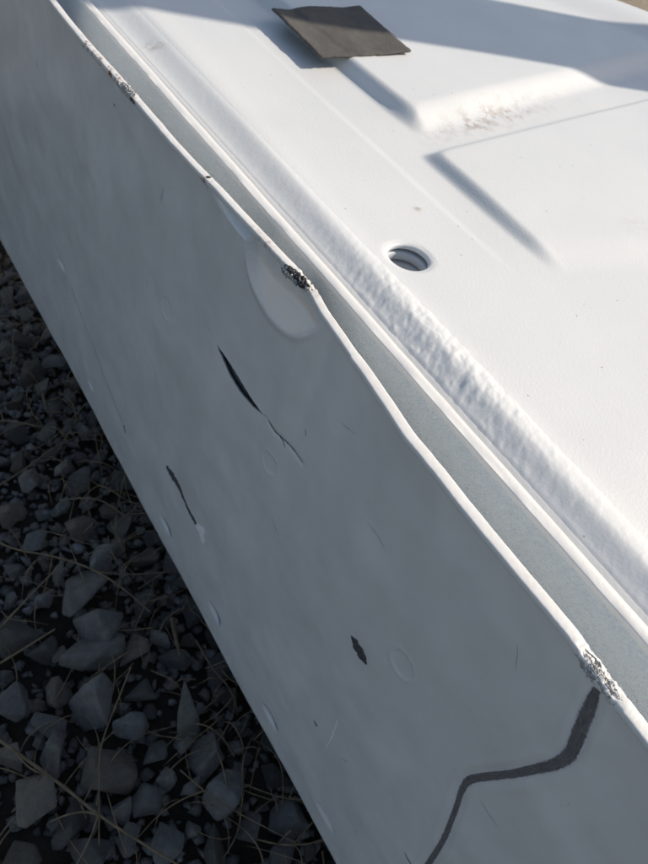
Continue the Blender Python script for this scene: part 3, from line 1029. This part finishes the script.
link('small_gravel', make_mesh('small_gravel', np.concatenate(Vs), np.concatenate(Fs), gm), ground, kind='stuff')


# ------------------------------------------------------------------ dry grass
def straw_mat(name, a, b_):
    m, t, b = new_mat(name)
    P = N(t, 'ShaderNodeTexCoord').outputs['Object']
    c = ramp(t, noise(t, 120, 5, .6, P), [(0.3, a), (0.7, b_)])
    t.links.new(c, b.inputs['Base Color']); b.inputs['Roughness'].default_value = 0.6
    return m


M_STRAW = straw_mat('dry_straw', (0.10, 0.07, 0.04), (0.26, 0.19, 0.115))
M_LITTER = straw_mat('mixed_litter', (0.10, 0.066, 0.038), (0.30, 0.215, 0.13))
M_TWIG = straw_mat('brown_twig', (0.06, 0.042, 0.026), (0.16, 0.11, 0.07))


def tube_np(P, r0, r1, k=6):
    P = chaikin(P, 2)
    n = len(P)
    T = np.gradient(P, axis=0); T /= np.linalg.norm(T, axis=1)[:, None] + 1e-9
    up = np.array([0, 0, 1.0])
    A = np.cross(T, up); A /= np.linalg.norm(A, axis=1)[:, None] + 1e-9
    B = np.cross(T, A)
    rr_ = np.linspace(r0, r1, n) * (1 + 0.12 * np.sin(np.arange(n) * 2.1))
    an = np.arange(k) * 2 * math.pi / k
    V = P[:, None, :] + rr_[:, None, None] * (np.cos(an)[None, :, None] * A[:, None, :] + 0.6 * np.sin(an)[None, :, None] * B[:, None, :])
    j, i = np.meshgrid(np.arange(n - 1), np.arange(k), indexing='ij')
    F = np.stack([j * k + i, j * k + (i + 1) % k, (j + 1) * k + (i + 1) % k, (j + 1) * k + i], -1).reshape(-1, 4)
    return V.reshape(-1, 3), F


def straw(name, label, cat, pts, z, r0, r1, mat, branches=(), group=None):
    P = np.array([at_z(a, b_, zz) for (a, b_), zz in zip(pts, z)])
    o0 = P[0].copy(); o0[2] = 0
    V, F = tube_np(P - o0, r0, r1)
    if branches:
        o = link(name, None, label=label, category=cat)
        o.location = o0
        link('stem', make_mesh('stem', V, F, mat), o)
        for bp, bz in branches:
            Pb = np.array([at_z(a, b_, zz) for (a, b_), zz in zip(bp, bz)])
            V, F = tube_np(Pb - o0, r0 * .6, r1 * .5)
            link('side_stem', make_mesh('side_stem', V, F, mat), o)
    else:
        o = link(name, make_mesh(name, V, F, mat), label=label, category=cat)
        o.location = o0
    if group:
        o['group'] = group


G = 'dry stalks lying on the gravel'
straw('forked_dry_stalk', 'long pale forked stalk crossing the gravel in the lower left corner', 'dry stalk',
      [(-8, 735), (30, 762), (62, 785), (98, 815), (140, 842), (190, 872)], [.040, .046, .044, .046, .042, .036], .0012, .0008, M_STRAW,
      [(([(98, 815), (85, 811), (65, 815), (50, 822)]), (.046, .048, .046, .040)), (([(10, 746), (28, 768), (45, 775)]), (.044, .048, .045)),
       (([(98, 815), (92, 835), (76, 866)]), (.046, .042, .032))], G)
straw('dry_stalk', 'thin upright straw standing over the widest stone near the lower left', 'dry stalk',
      [(131, 667), (120, 695), (101, 742), (99, 770), (99, 800), (99, 845)], [.044, .046, .044, .05, .047, .03], .0006, .0004, M_STRAW, group=G)
straw('dry_stalk', 'short straw poking in from the left edge onto a round stone', 'dry stalk',
      [(-8, 668), (20, 651), (55, 629)], [.03, .042, .044], .0011, .0006, M_STRAW, group=G)
straw('dry_stalk', 'long yellow stalk arching from the left edge towards the panel', 'dry stalk',
      [(-8, 537), (10, 549), (60, 557), (98, 571), (128, 592), (150, 612)], [.045, .05, .05, .048, .042, .03], .0010, .0006, M_STRAW, group=G)
straw('dry_stalk', 'straight brown stalk reaching the underside of the panel edge', 'dry stalk',
      [(98, 572), (130, 575), (165, 572), (185, 569)], [.038, .042, .043, .04], .0008, .0005, M_TWIG, group=G)
straw('dry_stalk', 'slanted pale stalk rising from the left edge below the arching one', 'dry stalk',
      [(-6, 634), (22, 604), (45, 580), (66, 560)], [.034, .045, .046, .04], .0010, .0006, M_STRAW, group=G)
straw('dry_stalk', 'brown stalk bent round two small stones below the upper dark gap', 'dry stalk',
      [(-8, 490), (30, 466), (52, 448), (75, 438), (92, 430)], [.03, .04, .043, .04, .03], .0012, .0007, M_TWIG, group=G)
straw('dry_stalk', 'thin stalk lying flat from the left edge at half height', 'dry stalk',
      [(-8, 420), (25, 422), (55, 432)], [.035, .04, .03], .0008, .0004, M_STRAW, group=G)
straw('dry_stalk', 'curved pale stalk looping above the long arching yellow one', 'dry stalk',
      [(60, 500), (90, 497), (108, 503), (130, 520)], [.03, .041, .04, .03], .0008, .0005, M_STRAW, group=G)
straw('dry_stalk', 'thick rusty brown stem beside the panel edge above the dark gap', 'dry stalk',
      [(172, 618), (176, 640), (180, 655)], [.03, .036, .03], .0022, .0012, M_TWIG, group=G)
straw('dry_stalk', 'thin dark root curving down beside the lower panel edge', 'dry stalk',
      [(196, 640), (212, 668), (232, 690), (238, 712)], [.03, .036, .034, .02], .0010, .0006, M_TWIG, group=G)
straw('dry_stalk', 'long hair thin stalk under the lower right of the gravel', 'dry stalk',
      [(180, 770), (215, 800), (255, 822), (300, 845)], [.034, .04, .036, .03], .0005, .0004, M_STRAW, group=G)
Vs, Fs, n_off = [], [], 0
for k in range(640):
    if k < 480:
        x, y = random.uniform(-.12, .19), random.uniform(-.05, .95)
        if random.random() < .45:
            x = random.uniform(.105, .19)
    else:
        x, y = random.uniform(-.6, .16), random.uniform(-.4, 1.5)
    a = random.uniform(0, 6.28); L = random.uniform(.015, .07); bend = random.uniform(-.9, .9)
    pts = []
    for s_ in np.linspace(0, 1, 5):
        pts.append((x + math.cos(a + bend * s_) * L * s_, y + math.sin(a + bend * s_) * L * s_, 0.014 + random.uniform(0, .010) + 0.012 * math.sin(s_ * 3.1)))
    V, F = tube_np(np.array(pts), random.uniform(.0003, .0008), .0002, 4)
    Vs.append(V); Fs.append(F + n_off); n_off += len(V)
link('dry_grass_litter', make_mesh('dry_grass_litter', np.concatenate(Vs), np.concatenate(Fs), M_LITTER), kind='stuff',
     label='fine brown dry grass litter strewn between the stones', category='dry grass')

# ------------------------------------------------------------------ dark felt pad on the pan
m, t, b = new_mat('dark_felt')
P = N(t, 'ShaderNodeTexCoord').outputs['Object']
n = noise(t, 60, 8, .75, P)
c = ramp(t, n, [(0.3, (0.080, 0.074, 0.070)), (0.5, (0.115, 0.106, 0.098)), (0.75, (0.15, 0.133, 0.118))])
t.links.new(c, b.inputs['Base Color']); b.inputs['Roughness'].default_value = 0.9
bump(t, b, noise(t, 900, 4, .7, P), 0.0008)
M_FELT = m
zpad = pan_z(np.array([.34]), np.array([.44]))[0]
c00, c10 = at_z(272, 8, zpad + .0025), at_z(360, 5, zpad + .003)
c11, c01 = at_z(411, 51, zpad + .003), at_z(321, 56, zpad + .0015)
pn = 36
u = np.linspace(0, 1, pn)
U, Vv = np.meshgrid(u, u, indexing='ij')
def padpt(U, Vv):
    B_ = ((1 - U) * (1 - Vv))[..., None] * c00 + (U * (1 - Vv))[..., None] * c10 + (U * Vv)[..., None] * c11 + ((1 - U) * Vv)[..., None] * c01
    B_ = B_.copy()
    B_[..., 2] = np.maximum(pan_z(B_[..., 0], B_[..., 1]) + .0012, B_[..., 2] - 0.003 * np.sin(U * math.pi) * (1 - .6 * Vv)) + 0.0008 * fbm(U * 4, Vv * 4, 3)
    B_[..., 1] += 0.004 * np.sin(U * math.pi) * (Vv * 2 - 1) * -1 * (Vv < .5)
    B_[..., :2] += 0.0007 * fbm(U * 25 + Vv * 3, Vv * 25, 8)[..., None]
    return B_
Tp = padpt(U, Vv)
Bp = Tp.copy(); Bp[..., 2] -= 0.0013
Vp = np.concatenate([Tp.reshape(-1, 3), Bp.reshape(-1, 3)])
Fp = [grid_faces(pn, pn), grid_faces(pn, pn)[:, ::-1] + pn * pn]
bd = [i * pn for i in range(pn)] + [(pn - 1) * pn + j for j in range(1, pn)] + [i * pn + pn - 1 for i in range(pn - 2, -1, -1)] + [j for j in range(pn - 2, 0, -1)]
bd = np.array(bd)
Fp.append(np.stack([bd, np.roll(bd, -1), np.roll(bd, -1) + pn * pn, bd + pn * pn], -1))
pc = Vp.mean(0); pc[2] = Vp[:, 2].min()
pad = link('felt_pad', make_mesh('felt_pad', Vp - pc, np.concatenate(Fp), M_FELT), label='curled dark brown felt square lying on the white pan', category='felt pad')
pad.location = pc

# ------------------------------------------------------------------ unseen wooden post, added to throw the shadow across the pan
m, t, b = new_mat('weathered_wood')
P = N(t, 'ShaderNodeTexCoord').outputs['Object']
mp = N(t, 'ShaderNodeMapping'); mp.inputs['Scale'].default_value = (60, 60, 3)
t.links.new(P, mp.inputs['Vector'])
n = noise(t, 1.0, 8, .7, mp.outputs[0])
t.links.new(ramp(t, n, [(0.3, (0.16, 0.13, 0.10)), (0.7, (0.36, 0.31, 0.25))]), b.inputs['Base Color'])
b.inputs['Roughness'].default_value = 0.85
bump(t, b, n, 0.004)
pcx = (0.59, 0.381)
dist_ = 0.62
post = bevel_box('shadow_caster_post', (-.058, -.058, -.25), (.058, .058, 1.75), m, world=True, r=.006)
post.location = (pcx[0] + math.cos(SUN_AZ) * dist_, pcx[1] + math.sin(SUN_AZ) * dist_, 0)
post.rotation_euler = (0, 0, SUN_AZ + .12)
post['label'] = 'unseen square timber post added to cast the shadow across the white panel'
post['category'] = 'post'
